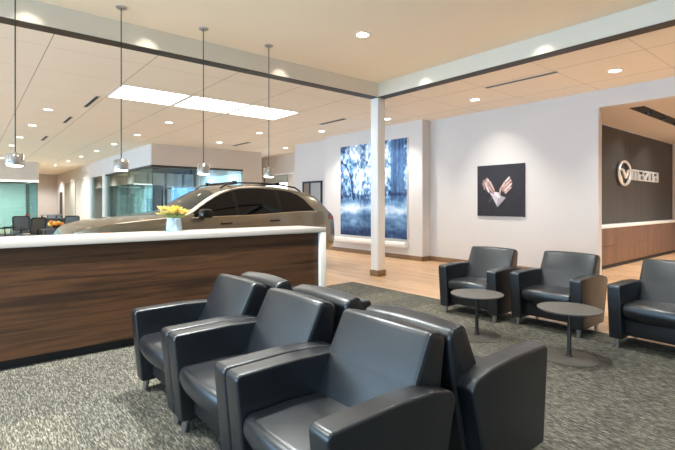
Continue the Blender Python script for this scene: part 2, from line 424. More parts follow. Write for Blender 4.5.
def petals(bm, c, a, size, n=6, flat=.5):
    for k in range(n):
        t = 2*PI*k/n+a; d = Vector((math.cos(t), math.sin(t), flat)).normalized(); s = Vector((-math.sin(t), math.cos(t), 0))
        c0 = Vector(c); q = [c0, c0+d*size*.6+s*size*.22, c0+d*size+Vector((0,0,.004)), c0+d*size*.6-s*size*.22]
        top = [bm.verts.new(p) for p in q]; bot = [bm.verts.new(p-Vector((0,0,.0022))) for p in q]
        bm.faces.new(top); bm.faces.new(bot[::-1])
        for i in range(4): bm.faces.new((top[i], bot[i], bot[(i+1)%4], top[(i+1)%4]))
for k, (p, a) in enumerate(ends):
    bm = newbm(); petals(bm, p, a, .045+.02*random.random(), 7, .3+.6*random.random())
    obj('blossom', bm, M['yellow'] if k % 9 else M['orange'], f, smooth=0)
bm = newbm()
for k in range(16):
    a = 2*PI*k/16+.1; p = Vector((.06*math.cos(a), .06*math.sin(a), .155)); petals(bm, p, a, .10, 1, .28)
obj('leaf', bm, M['leaf'], f, smooth=0)['kind'] = 'stuff'

# ------------------------------------------------------------------ pendant lamps
def pendant(loc, label):
    t = thing('pendant_lamp', label, 'pendant lamp', loc, 0, 'pendant lamps over the reception desk')
    obj('canopy', lathe([(0,-.024), (.045,-.024), (.06,-.016), (.062,-.001), (0,-.001)], n=28, cap=False), M['steel'], t)
    zb = 1.80-ZHIGH
    obj('cord', tube([(0,0,-.02), (0,0,zb+.14)], .006, 8), M['satinblack'], t)
    s = obj('lamp_shade', lathe([(.0,zb+.125), (.012,zb+.145), (.02,zb+.125), (.073,zb+.12), (.080,zb+.112), (.080,zb), (.075,zb), (.075,zb+.105), (0,zb+.105)], n=36, cap=False), M['chrome'], t)
    obj('diffuser', lathe([(0,zb-.012), (.06,zb-.011), (.072,zb+.002), (.072,zb+.02), (0,zb+.02)], n=32, cap=False), M['glowsoft'], s)
    return t
pls = ('leftmost chrome pendant lamp, hanging over the left end of the reception desk',
       'second chrome pendant lamp from the left, hanging left of the yellow flowers',
       'third chrome pendant lamp, hanging between the yellow flowers and the car roof',
       'rightmost chrome pendant lamp, hanging over the rear roof of the car')
p0 = None; PEND = []
for k, x in enumerate((.37, 1.39, 2.40, 3.40)):
    L = (x, 5.71, ZHIGH); PEND.append(L)
    p0 = pendant(L, pls[k]) if k == 0 else dup(p0, L, 0, pls[k])

# ------------------------------------------------------------------ lounge chairs
def make_chair(label):
    t = thing('lounge_chair', label, 'armchair', (0,0,0), 0, 'charcoal leather lounge chairs')
    lm = M['leather']
    # outlines run counter-clockwise in x,z; the chair looks towards -x
    arm = fillet([(-.335,.085,.02), (.22,.085,.03), (.345,.545,.03), (.31,.585,.06), (.2,.610,.2), (-.02,.622,.4), (-.385,.616,.03)], 6)
    back = fillet([(.10,.10,.02), (.25,.10,.03), (.345,.45,.2), (.398,.80,.05), (.28,.828,.04), (.17,.61,.6), (.03,.36,.05)], 6)
    seat = fillet([(-.29,.275,.05), (.12,.275,.02), (.12,.425,.02), (-.1,.440,.4), (-.345,.436,.05), (-.36,.35,.08)], 6)
    for s in (-1, 1):
        y0, y1 = (.277, .395) if s > 0 else (-.395, -.277)
        obj('arm', puff(arm, y0, y1, .014), lm, t)
    bw = lambda p: Vector((p.x-.022*(1-(p.y/.3)**2)*(1 if p.z > .4 else .3)*(1 if p.x < .3 else 0), p.y, p.z+.010*(1-(p.y/.3)**2)*(1 if p.z > .7 else 0)))
    b = obj('backrest', puff(back, -.305, .305, .026, 5, 8, bw), lm, t)
    sw = lambda p: Vector((p.x-.035*(1-(p.y/.27)**2)*(1 if p.x < -.2 else 0), p.y, p.z+.012*(1-(p.y/.27)**2)*(1 if p.z > .4 else 0)))
    obj('seat', puff(seat, -.275, .275, .022, 5, 8, sw), lm, t)
    obj('apron', box(-.26, .2, -.28, .28, .12, .30, .01), M['black'], t)
    # piping on the two side seams of the backrest
    for s in (-1, 1):
        pts = [(q.x, s*.2974, q.y) for q in inset(back, .0072) if q.y > .44 and (q.x < .33 and q.x < .19+(q.y-.5)*.45 or q.y > .80)]
        obj('piping', tube(pts, .0045, 6), lm, b)
    for x in (-.295, .17):
        for s in (-1, 1):
            bm = newbm(); add_tube(bm, [(x, s*.335, 0.0), (x+.006, s*.335, .05), (x+.012, s*.335, .092)], [.019, .023, .029], 14)
            obj('leg', bm, M['steel'], t)
    return t
c0 = None
def chair(x, y, rot, label):
    global c0
    if c0 is None: c0 = make_chair(label); c0.location = (x, y, 0); c0.rotation_euler = (0, 0, rot)
    else: dup(c0, (x, y, 0), rot, label)
chair(1.318, 1.582, 0, 'nearest charcoal leather lounge chair facing left, at the bottom centre of the photo')
chair(1.318, 2.384, 0, 'charcoal leather lounge chair facing left, middle one of the front row of three')
chair(1.318, 3.186, 0, 'charcoal leather lounge chair facing left, the front row one closest to the walnut desk')
chair(2.115, 1.572, PI, 'charcoal leather lounge chair facing away, its big outer arm side turned to the camera')
chair(2.155, 2.362, PI, 'charcoal lounge chair facing away, middle one of the back-to-back row, mostly hidden')
chair(2.15, 3.152, PI, 'farthest charcoal lounge chair facing away, backing onto the chair nearest the walnut desk')
chair(5.07, 3.25, math.radians(3), 'charcoal leather lounge chair nearest the white pillar, behind the left round table')
chair(5.225, 2.345, 0, 'charcoal leather lounge chair in front of the white wall end, behind the right round table')
chair(5.19, 1.295, math.radians(-2), 'charcoal leather lounge chair at the right edge of the photo, below the sign wall')

# ------------------------------------------------------------------ round side tables
def side_table(x, y, label):
    t = thing('side_table', label, 'side table', (x, y, 0), 0, 'round side tables')
    obj('tabletop', lathe([(0,.432), (.25,.432), (.268,.442), (.27,.448), (.268,.452), (0,.452)], n=64, cap=False), M['tabletop'], t)
    obj('post', lathe([(.035,.012), (.019,.03), (.017,.42), (.05,.431)], n=20), M['satinblack'], t)
    obj('base', lathe([(0,0), (.235,0), (.24,.004), (.23,.010), (.04,.014), (0,.014)], n=56, cap=False), M['tabletop'], t)
    return t
s0 = side_table(4.16, 2.72, 'round dark side table in front of the lounge chair nearest the pillar')
dup(s0, (4.22, 1.80, 0), 0, 'round dark side table nearer the camera, at the right, in front of the wall end')

# ------------------------------------------------------------------ car
def interp(tab):
    xs = [a for a, _ in tab]; ys = [b for _, b in tab]
    def fn(x):
        x = min(max(x, xs[0]), xs[-1])
        i = max(0, min(len(xs)-2, int(np.searchsorted(xs, x, side='right'))-1))
        h = xs[i+1]-xs[i]; t = (x-xs[i])/h
        def slope(k):
            if k == 0: return (ys[1]-ys[0])/(xs[1]-xs[0])
            if k == len(xs)-1: return (ys[-1]-ys[-2])/(xs[-1]-xs[-2])
            a = (ys[k]-ys[k-1])/(xs[k]-xs[k-1]); b = (ys[k+1]-ys[k])/(xs[k+1]-xs[k])
            return 0 if a*b <= 0 else 2*a*b/(a+b)
        m0, m1 = slope(i), slope(i+1)
        return (2*t**3-3*t*t+1)*ys[i]+(t**3-2*t*t+t)*h*m0+(-2*t**3+3*t*t)*ys[i+1]+(t**3-t*t)*h*m1
    return fn
def build_car(loc, K):
    zt = interp([(0,.70), (.03,.86), (.12,.955), (.45,1.04), (1.0,1.10), (1.5,1.145), (1.62,1.175), (2.05,1.43), (2.4,1.60), (2.75,1.675), (3.2,1.69), (3.8,1.665), (4.3,1.60), (4.62,1.53), (4.8,1.36), (5.0,1.12), (5.06,1.02), (5.1,.80)])
    zbelt = interp([(0,.66), (.05,.80), (.2,.90), (.6,.985), (1.2,1.035), (1.8,1.06), (3.0,1.09), (4.2,1.145), (4.7,1.15), (5.0,1.05), (5.1,.74)])
    wd = interp([(0,.62), (.06,.74), (.2,.86), (.5,.945), (1.0,.985), (2.0,.985), (4.2,.985), (4.7,.95), (4.95,.87), (5.05,.80), (5.1,.72)])
    zb = interp([(0,.36), (.1,.28), (.5,.22), (4.5,.23), (4.95,.34), (5.1,.42)])
    def rail(x): return max(zbelt(x)+.004, min(zt(max(0, x-.16)), zt(x), zt(min(5.1, x+.12)))-.055)
    NG, NE, NR = 5, 3, 8
    qtop = interp([(0,1), (3.8,1), (4.0,.95), (4.2,.72), (4.42,.08), (4.5,.04), (4.7,.04), (4.9,1), (5.1,1)])
    def ring(x):
        w = wd(x); b = zb(x); e = zbelt(x); rr = rail(x); t = zt(x); wb = w*.955
        lift = max(0, min(1, (rr-e)/.5)); wr = wb+(.675-wb)*lift if wb > .675 else wb
        p = [(0, b), (w*.82, b), (w*.95, b+.05), (w*.985, b+.14), (w, b+(e-b)*.42), (w*.998, b+(e-b)*.62), (w*.985, b+(e-b)*.80), (w*.972, b+(e-b)*.92), (wb, e)]
        for k in range(1, NG+1):
            q = k/NG*qtop(x)*.94; p.append((wb+(wr-wb)*(q**1.25), e+(rr-e)*q))
        for k in range(1, NE+1):
            q0 = qtop(x)*.94; q = q0+(1-q0)*k/NE; p.append((wb+(wr-wb)*(q**1.25), e+(rr-e)*q))
        for k in range(1, NR+1):
            q = 1-k/NR; p.append((wr*q, rr+(max(t, rr+.004)-rr)*(1-q**2.4)))
        return p
    marks = [0, .03, .06, .12, .2, .32, .45, .6, .8, 1.0, 1.2, 1.4, 1.5, 1.58, 1.64, 1.72, 1.80, 1.88, 1.96, 2.05, 2.15, 2.25, 2.35, 2.42, 2.55, 2.66, 2.73, 2.85, 3.0, 3.2, 3.4, 3.58, 3.65, 3.8, 3.95, 4.1, 4.22, 4.32, 4.42, 4.52, 4.62, 4.68, 4.74, 4.80, 4.87, 4.93, 5.0, 5.04, 5.07, 5.1]
    R = [ring(x) for x in marks]; n = len(R[0]); IB = 8
    def P(i, j, s, off=0): 
        y, z = R[i][j]; return ((marks[i]-2.55)*K, (s*(y+off))*K, z*K)
    def kind(i, j):
        x0, x1 = marks[i], marks[i+1]; m = (x0+x1)/2
        if IB <= j < IB+NG:
            if R[i+1][IB+NG][1]-R[i+1][IB][1] > .015 and 1.88 <= x0 and x1 <= 4.42 and j < IB+NG:
                if 1.88 <= x0 and x1 <= 2.66: return 'front_side_window'
                if 2.73 <= x0 and x1 <= 3.58: return 'rear_side_window'
                if 3.65 <= x0 and x1 <= 4.42: return 'quarter_window'
                return 'centre_pillar' if x0 < 3 else 'rear_pillar'
        if j >= IB+NG+NE+1:
            if 1.64 <= x0 and x1 <= 2.35: return 'windscreen'
            if 4.68 <= x0 and x1 <= 5.0: return 'rear_window'
        return 'body'
    groups = {}
    for s in (-1, 1):
        for i in range(len(marks)-1):
            for j in range(n-1):
                k = kind(i, j)
                if k in ('front_side_window', 'rear_side_window', 'quarter_window', 'centre_pillar', 'rear_pillar'): key = (k, s)
                else: key = (k, 0)
                groups.setdefault(key, []).append([P(i, j, s), P(i+1, j, s), P(i+1, j+1, s), P(i, j+1, s)])
    for e in (0, len(marks)-1):
        for s in (-1, 1):
            for j in range(n-1):
                groups[('body', 0)].append([P(e, j, s), P(e, j+1, s), ((marks[e]-2.55)*K, 0, .55*K)])
    t = thing('car', 'sand coloured metallic SUV parked behind the reception desk, nose to the left', 'car', loc)
    mats = {'body': 'carpaint', 'centre_pillar': 'carblack', 'rear_pillar': 'carblack', 'windscreen': 'windshield'}
    parts = {}
    for (k, s), faces in groups.items():
        bm = newbm()
        for fc in faces:
            try: bm.faces.new([bm.verts.new(p) for p in fc])
            except ValueError: pass
        bmesh.ops.remove_doubles(bm, verts=bm.verts[:], dist=.0004)
        parts[(k, s)] = obj(k, bm, M[mats.get(k, 'carglass')], t, smooth=50)
    X = lambda x: (x-2.55)*K
    def sy(x, z):      # half width of the body side at height z
        p = ring(x)
        for a, b in zip(p[1:], p[2:]):
            if a[1] <= z <= b[1] and b[1] > a[1]: return a[0]+(b[0]-a[0])*(z-a[1])/(b[1]-a[1])
        return p[IB][0]
    for s in (-1, 1):
        # wheels, arches
        for wx in (.95, 4.05):
            bm = newbm(); add_lathe(bm, [(.24,-.11), (.36,-.12), (.385,-.09), (.39,0), (.385,.09), (.36,.12), (.24,.11)], n=40, cap=False)
            bm.transform(Matrix.Scale(K, 4) @ Matrix.Translation((wx-2.55, s*.86, .392)) @ Matrix.Rotation(PI/2, 4, 'X'))
            w = obj('wheel', bm, M['rubber'], t)
            bm = newbm(); add_lathe(bm, [(.0,-.02), (.05,-.02), (.05,.02), (0,.02)], n=20, cap=False)
            for k in range(10):
                a = 2*PI*k/10; b2 = newbm(); add_box(b2, .03, .245, -.016, .016, -.012, .014, .004, 1); merge(bm, b2, Matrix.Rotation(a, 4, 'Z'))
            add_lathe(bm, [(.235,-.05), (.25,.03), (.225,.03), (.22,-.05)], n=36, cap=False)
            bm.transform(Matrix.Scale(K, 4) @ Matrix.Translation((wx-2.55, s*.955, .392)) @ Matrix.Rotation(PI/2, 4, 'X'))
            obj('rim', bm, M['steel'], w)
            bm = newbm(); pts = []
            for k in range(25):
                a = -.25+(PI+.5)*k/24; x = wx+.45*math.cos(a); z = .392+.44*math.sin(a)
                z = max(z, .24); pts.append((X(x), s*(sy(x, z)+.004)*K, z*K))
            obj('wheel_arch', tube(pts, .035, 8), M['carblack'], t)
        # handles, mirror, rails
        for hx in (2.45, 3.45):
            z = .955+.03*(hx-2.45); y = sy(hx, z)
            bm = newbm(); add_tube(bm, [(X(hx-.10), s*(y+.004)*K, z*K), (X(hx-.07), s*(y+.03)*K, z*K), (X(hx+.07), s*(y+.03)*K, (z+.004)*K), (X(hx+.10), s*(y+.004)*K, (z+.004)*K)], .015, 8)
            obj('door_handle', bm, M['carblack'], t)
        mo = fillet([(1.90,1.06,.04), (2.10,1.065,.04), (2.11,1.20,.05), (1.93,1.225,.07)], 5)
        mo = [Vector((X(q.x), q.y*K)) for q in mo]
        y0 = .985*K; bm = puff(mo, s*y0 if s > 0 else -y0-.23, y0+.23 if s > 0 else -y0, .03, 4)
        mr = obj('side_mirror', bm, M['carblack'], t)
        bm = newbm(); add_tube(bm, [(X(2.0), s*.92*K, 1.05*K), (X(2.0), s*1.03*K, 1.09*K)], .03, 8); obj('mirror_arm', bm, M['carblack'], mr)
        pts = [(X(x), s*(.60)*K, (zt(x)+h)*K) for x, h in ((2.5,-.04), (2.62,.012), (2.9,.02), (3.3,.02), (3.8,.02), (4.15,.015), (4.28,-.04))]
        obj('roof_rail', tube(pts, .018, 8), M['carblack'], t)
        bm = newbm(); add_tube(bm, [(X(x), s*(ring(x)[IB][0]+.004)*K, (zbelt(x)+.006)*K) for x in np.linspace(1.82, 4.46, 16)], .009, 6)
        obj('belt_moulding', bm, mat('belt moulding %d' % (s+1), (210, 204, 190), .2, .8), t)
        # lamps
        bm = newbm()
        zs = [(4.80,1.04), (4.90,1.03), (5.0,1.0), (5.06,.97)]
        hi = [(x, z) for x, z in zs]
        top = []; 
        for x, z in hi:
            for dz in (-.055, .04):
                top.append((X(x), s*(sy(x, z+dz)+.008)*K, (z+dz)*K))
        vs = [bm.verts.new(p) for p in top]
        for k in range(len(hi)-1): bm.faces.new((vs[2*k], vs[2*k+2], vs[2*k+3], vs[2*k+1]))
        r = bmesh.ops.extrude_face_region(bm, geom=bm.faces[:]); bmesh.ops.translate(bm, vec=(0, -s*.03, 0), verts=[q for q in r['geom'] if isinstance(q, bmesh.types.BMVert)])
        obj('tail_lamp', bm, M['taillamp'], t)
        bm = newbm(); top = []
        for x, z in ((.05,.76), (.12,.80), (.25,.83), (.42,.86)):
            for dz in (-.05, .03): top.append((X(x), s*(sy(x, z+dz)+.008)*K, (z+dz)*K))
        vs = [bm.verts.new(p) for p in top]
        for k in range(3): bm.faces.new((vs[2*k], vs[2*k+2], vs[2*k+3], vs[2*k+1]))
        r = bmesh.ops.extrude_face_region(bm, geom=bm.faces[:]); bmesh.ops.translate(bm, vec=(0, -s*.03, 0), verts=[q for q in r['geom'] if isinstance(q, bmesh.types.BMVert)])
        hl = obj('headlamp', bm, M['headlamp'], t)
        obj('side_marker', box(X(.45), X(.60), s*sy(.5, .86)*K-.014, s*sy(.5, .86)*K+.014, .84*K, .875*K, .004, 1), M['amber'], hl)
    for x in (2.78, 3.72):
        bm = newbm(); z = zt(x)+.03
        add_tube(bm, [(X(x), -.63*K, (z-.02)*K), (X(x), -.55*K, z*K), (X(x), .55*K, z*K), (X(x), .63*K, (z-.02)*K)], .022, 8)
        for s in (-1, 1): add_box(bm, X(x)-.05, X(x)+.05, s*.60*K-.03, s*.60*K+.03, (zt(x)+.0)*K, (z+.03)*K, .008, 1)
        obj('roof_crossbar', bm, M['carblack'], t)
    obj('grille', box(X(-.012), X(.02), -.5*K, .5*K, .42*K, .72*K, .01, 1), M['carblack'], t)
    return t
build_car((1.15+2.55*1.077, 7.9+.985*1.077, 0), 1.077)

# ------------------------------------------------------------------ wall pictures
def vnoise(U, V, fx, fy, seed, octaves=4):
    rs = np.random.RandomState(seed); out = np.zeros_like(U); amp = 1; tot = 0
    for o in range(octaves):
        gx, gy = int(fx*2**o)+2, int(fy*2**o)+2; G = rs.rand(gx+1, gy+1)
        x = U*fx*2**o; y = V*fy*2**o; xi = np.floor(x).astype(int); yi = np.floor(y).astype(int); a = x-xi; b = y-yi
        a = a*a*(3-2*a); b = b*b*(3-2*b)
        out += amp*((G[xi, yi]*(1-a)+G[xi+1, yi]*a)*(1-b)+(G[xi, yi+1]*(1-a)+G[xi+1, yi+1]*a)*b); tot += amp; amp *= .55
    return out/tot
def to_lin(C): return np.where(C <= .04045, C/12.92, ((C+.055)/1.055)**2.4)
def print_grid(name, C, parent, x, y0, y1, z0, z1):
    """a printed sheet facing -x; C[row from top][col from left]"""
    H, W = C.shape[:2]
    ys = np.linspace(y1, y0, W); zs = np.linspace(z1, z0, H)
    verts = [(x, yy, zz) for zz in zs for yy in ys]
    faces = [(r*W+c, (r+1)*W+c, (r+1)*W+c+1, r*W+c+1) for r in range(H-1) for c in range(W-1)]
    me = bpy.data.meshes.new(name); me.from_pydata(verts, [], faces)
    a = me.color_attributes.new('print', 'FLOAT_COLOR', 'POINT')
    buf = np.ones((H*W, 4), np.float32); buf[:, :3] = to_lin(C.reshape(-1, 3)); a.data.foreach_set('color', buf.ravel())
    me.materials.append(M['print']); o = bpy.data.objects.new(name, me); COL.objects.link(o); o.parent = parent; return o
def seg_dist(U, V, p, q, asp=1):
    px, py = p; qx, qy = q; dx, dy = (qx-px)*asp, qy-py
    t = np.clip(((U-px)*asp*dx+(V-py)*dy)/(dx*dx+dy*dy+1e-9), 0, 1)
    return np.sqrt(((U-px)*asp-t*dx)**2+(V-py-t*dy)**2), t
def smooth(a, b, x): t = np.clip((x-a)/(b-a), 0, 1); return t*t*(3-2*t)
def forest():
    H = W = 200; V, U = np.mgrid[0:H, 0:W]/(H-1.0); U = U.astype(float); V = V.astype(float)
    U = np.clip(U, 0, .9999); V = np.clip(V, 0, .9999)
    n1 = vnoise(U, V, 10, 9, 1); n2 = vnoise(U, V, 30, 24, 2, 3); n3 = vnoise(U, V, 5, 16, 3)
    dark = np.array((24, 44, 82))/255; mid = np.array((112, 152, 192))/255; lite = np.array((236, 246, 254))/255
    b = .42+.6*np.exp(-((U-.50)/.32)**2)*np.exp(-((V-.25)/.3)**2)+1.0*(n1-.5)+1.5*(n2-.5)+.06
    b -= .30*np.exp(-((V-.57)/.05)**2)
    low = .34+.5*np.exp(-((V-.70)/.055)**2)*(.5+n3)+.7*(n3-.5)-.25*smooth(.8, 1, V)+.25*(n2-.5)
    k = smooth(.56, .63, V); b = b*(1-k)+low*k
    def trunk(pts, w0, w1, depth=.6):
        nonlocal b
        for a, q in zip(pts, pts[1:]):
            d, t = seg_dist(U, V, a, q); ww = w0+(w1-w0)*(.5); b = b-depth*(1-smooth(ww*.6, ww*1.3, d))
    rs = random.Random(3)
    for k in range(46):
        px, py = rs.uniform(0, .8), rs.uniform(0, .45); pts = [(px, py)]; ang = rs.uniform(-.9, .9)
        for q in range(4): px += .07*math.sin(ang); py += .07*math.cos(ang); ang += rs.uniform(-.5, .5); pts.append((px, py))
        trunk(pts, .0035, .0035, .16+.2*rs.random())
    bark = vnoise(U, V, 40, 5, 21, 3); tm = smooth(.77, .80, U+.02*(n1-.5))*(1-smooth(.95, .975, U+.02*(n2-.5)))*(1-smooth(.58, .66, V+.06*(n2-.5)))
    b = b*(1-.92*tm)+tm*.92*(.16+.5*(bark-.42))
    trunk([(.01,.17), (.10,.22), (.18,.36), (.22,.60)], .010, .014, .5)
    trunk([(.18,.36), (.30,.20), (.40,.05)], .006, .006, .35); trunk([(.10,.22), (.16,.05)], .006, .006, .3)
    trunk([(.62,-.02), (.60,.3), (.63,.56)], .014, .014, .35); trunk([(.72,.0), (.70,.55)], .008, .008, .3)
    trunk([(.34,.1), (.36,.55)], .007, .007, .25); trunk([(.45,.2), (.44,.56)], .005, .005, .22)
    trunk([(0,.57), (1,.55)], .016, .016, .15)
    b = np.clip(b, 0, 1)[..., None]
    return np.where(b < .5, dark+(mid-dark)*(b/.5), mid+(lite-mid)*((b-.5)/.5))
FY0, FY1, FZ0, FZ1 = 7.56, 10.17, .50, 3.08
p = thing('forest_picture', 'large blue photograph of misty woodland hung behind the white pillar', 'picture', (XP-.001, 0, 0))
obj('canvas', box(-.05, -.0, FY0, FY1, FZ0, FZ1, .003, 1), M['white'], p)
print_grid('printed_image', forest(), p, -.0512, FY0+.004, FY1-.004, FZ0+.004, FZ1-.004)
tag(obj('wall_ledge', box(XP-.14, XP-.001, 7.56, 10.42, .30, .43, .004, 1), M['white']), 'white boxed ledge along the wall under the big woodland picture', 'ledge')
def hands():
    H = W = 150; V, U = np.mgrid[0:H, 0:W]/(H-1.0); U = np.clip(U, 0, .9999); V = np.clip(V, 0, .9999)
    n = vnoise(U, V, 9, 9, 5); C = np.zeros((H, W, 3)); C[:] = np.array((44, 43, 48))/255; C += (n[..., None]-.5)*.03
    def put(mask, col):
        nonlocal C
        C = C*(1-mask[..., None])+np.array(col)/255*mask[..., None]
    def cap(p, q, r0, r1, col, shade=.55):
        d, t = seg_dist(U, V, p, q); rr = r0+(r1-r0)*t; m = 1-smooth(rr-.012, rr+.012, d)
        L = 1-shade*np.clip(d/rr, 0, 1)**2; nn = .85+.3*vnoise(U, V, 22, 22, 9, 2)
        C[:] = C*(1-m[..., None])+(np.array(col)/255)*(L*nn)[..., None]*m[..., None]
    skin = (206, 172, 162); pale = (224, 206, 206)
    # folded pale cloth hanging to a point
    def tri(pts, col, edge=.01):
        m = np.ones_like(U); A = sum(a[0]*b[1]-b[0]*a[1] for a, b in zip(pts, pts[1:]+pts[:1])); sg = -1 if A > 0 else 1
        for a, b in zip(pts, pts[1:]+pts[:1]):
            nx, ny = b[1]-a[1], -(b[0]-a[0]); L = math.hypot(nx, ny); s = ((U-a[0])*nx+(V-a[1])*ny)/L; m = m*smooth(-edge, edge, sg*s)
        nn = .8+.4*vnoise(U*.7+.1, V, 14, 6, 12, 3); put(m*.98, col); C[:] = C*(1-.35*(m*(1.1-nn))[..., None])
    tri([(.27,.52), (.45,.82), (.47,.60)], (206, 198, 204)); tri([(.47,.58), (.45,.83), (.63,.64)], (168, 160, 170)); tri([(.30,.50), (.50,.66), (.52,.55)], (228, 220, 224))
    cap((.27,.72), (.33,.62), .015, .012, (90, 84, 90))
    # left hand
    cap((.20,.36), (.27,.45), .10, .085, (184, 150, 140)); cap((.15,.30), (.16,.46), .022, .02, (170, 140, 132)); cap((.22,.26), (.22,.44), .024, .022, skin)
    cap((.24,.28), (.33,.42), .024, .02, pale); cap((.29,.33), (.38,.50), .026, .02, skin); cap((.26,.42), (.36,.54), .03, .02, (190, 152, 142)); cap((.18,.34), (.26,.52), .02, .02, pale)
    # right hand
    cap((.68,.36), (.60,.47), .085, .075, (184, 150, 140)); cap((.70,.26), (.59,.36), .024, .02, pale); cap((.73,.31), (.58,.44), .024, .02, skin)
    cap((.74,.38), (.60,.51), .024, .02, pale); cap((.73,.45), (.62,.55), .022, .02, skin); cap((.60,.36), (.50,.50), .026, .018, (214, 182, 172)); cap((.52,.46), (.50,.58), .02, .016, skin)
    return np.clip(C, 0, 1)
p = thing('hands_picture', 'dark square picture of two hands holding a pale folded cloth, on the white wall', 'picture', (XB-.001, 0, 0))
obj('canvas', box(-.04, 0, 4.65, 5.75, 1.135, 2.247, .003, 1), mat('dark canvas edge', (50, 48, 52), .6), p)
print_grid('printed_image', hands(), p, -.0412, 4.653, 5.747, 1.138, 2.244)
# small framed notice behind the car
def on_wall(u, v, x):
    k = (u-CU)/FPX; dx, dy = FWD.x+RGT.x*k, FWD.y+RGT.y*k; d = x/dx; return d*dy, EYE+(HOR-v)/FPX*d
ya, za = on_wall(303.3, 179, XB); yb, zb_ = on_wall(322.5, 205, XB); za2 = on_wall(322.5, 179, XB)[1]
zb_ = 1.05; za = 2.16
p = thing('framed_notice', 'small dark frame holding two pale sheets on the wall behind the car tail', 'picture', (XB-.001, 0, 0))
bm = newbm(); ym = (ya+yb)/2+.12
for a, b, c, d in ((yb, ya, za-.06, za), (yb, ya, zb_, zb_+.06), (yb, yb+.06, zb_+.06, za-.06), (ya-.06, ya, zb_+.06, za-.06), (ym-.03, ym+.03, zb_+.06, za-.06)):
    add_box(bm, -.04, 0, a, b, c, d)
obj('frame', bm, M['doorblack'], p)
obj('sheet', box(-.02, 0, yb+.06, ym-.03, zb_+.06, za-.06), mat('pale sheet', (160, 158, 158), .5), p)
obj('sheet', box(-.02, 0, ym+.03, ya-.06, zb_+.06, za-.06), mat('beige sheet', (130, 112, 98), .5), p)

# ------------------------------------------------------------------ sign on the dark wall
def add_stroke(bm, x0, x1, z0, z1): add_box(bm, x0, x1, -.05, 0, z0, z1, .006, 1)
p = thing('wall_emblem', 'chrome oval winged emblem mounted on the charcoal wall', 'sign', (12.0, YD-.03, 2.13))
pts = [(.385*math.cos(2*PI*k/40), -.02, .275*math.sin(2*PI*k/40)) for k in range(40)]
obj('ring', tube(pts, .034, 10, True), M['signchrome'], p)
for s in (-1, 1):
    pts = [(s*.36, -.03, .06), (s*.27, -.035, .085), (s*.17, -.04, .06), (s*.08, -.045, -.03), (0, -.045, -.11)]
    obj('wing', tube(pts, [.016, .028, .036, .036, .03], 10), M['signchrome'], p)
    pts = [(s*.36, -.03, .05), (s*.30, -.03, -.06), (s*.20, -.03, -.17), (s*.14, -.02, -.235)]
    obj('wing', tube(pts, [.014, .02, .022, .018], 10), M['signchrome'], p)
p = thing('wall_lettering', 'raised silver lettering reading mazda beside the oval emblem', 'sign', (12.56, YD-.002, 1.985))
LH, LW, T = .27, .325, .043
def letter(ch, x):
    bm = newbm(); w = LW
    if ch == 'm':
        w = .46; add_stroke(bm, 0, T, 0, LH); add_stroke(bm, w-T, w, 0, LH); add_stroke(bm, (w-T)/2, (w+T)/2, 0, LH-T); add_stroke(bm, T, w-T, LH-T, LH)
    elif ch in 'a':
        add_stroke(bm, 0, w-T, LH-T*.85, LH); add_stroke(bm, w-T, w, 0, LH); add_stroke(bm, 0, T, 0, LH*.60); add_stroke(bm, T, w-T, 0, T*.8); add_stroke(bm, T, w-T, LH*.60-T*.8, LH*.60)
    elif ch == 'z':
        add_stroke(bm, 0, w, LH-T*.9, LH); add_stroke(bm, 0, w, 0, T*.9)
        b2 = newbm(); vs = [b2.verts.new(q) for q in ((0,-.05,T*.9), (T*1.5,-.05,T*.9), (w,-.05,LH-T*.9), (w-T*1.5,-.05,LH-T*.9), (0,0,T*.9), (T*1.5,0,T*.9), (w,0,LH-T*.9), (w-T*1.5,0,LH-T*.9))]
        for q in ((0,1,2,3), (7,6,5,4), (0,4,5,1), (1,5,6,2), (2,6,7,3), (3,7,4,0)): b2.faces.new([vs[i] for i in q])
        merge(bm, b2)
    elif ch == 'd':
        add_stroke(bm, w-T, w, 0, LH); add_stroke(bm, 0, w-T, 0, T*.85); add_stroke(bm, 0, w-T, LH-T*.85, LH); add_stroke(bm, 0, T, T*.85, LH-T*.85)
    obj('letter', bm, M['wordmark'], p, (x, 0, 0), smooth=30); return w
x = 0
for ch in 'mazda': x += letter(ch, x)+.062

# credenza under the sign
p = thing('credenza', 'long walnut cabinet with a white top under the sign wall', 'cabinet', (0, YD-.19, 0))
obj('carcass', box(9.05, 15.9, .02, .185, .09, .875), M['credenza'], p)
obj('worktop', box(9.02, 15.95, -.02, .188, .88, .95, .003, 1), M['white'], p)
obj('toe_kick', box(9.05, 15.9, .05, .18, 0, .09), M['black'], p)
xs = [9.06, 10.1, 11.15, 12.2, 13.25, 14.3, 15.3, 15.89]
for i, (a, b) in enumerate(zip(xs, xs[1:])):
    if i % 2: 
        obj('drawer', box(a+.004, b-.004, -.0, .019, .50, .872), M['credenza'], p); obj('drawer', box(a+.004, b-.004, -.0, .019, .095, .494), M['credenza'], p)
    else: obj('door', box(a+.004, b-.004, 0, .019, .095, .872), M['credenza'], p)

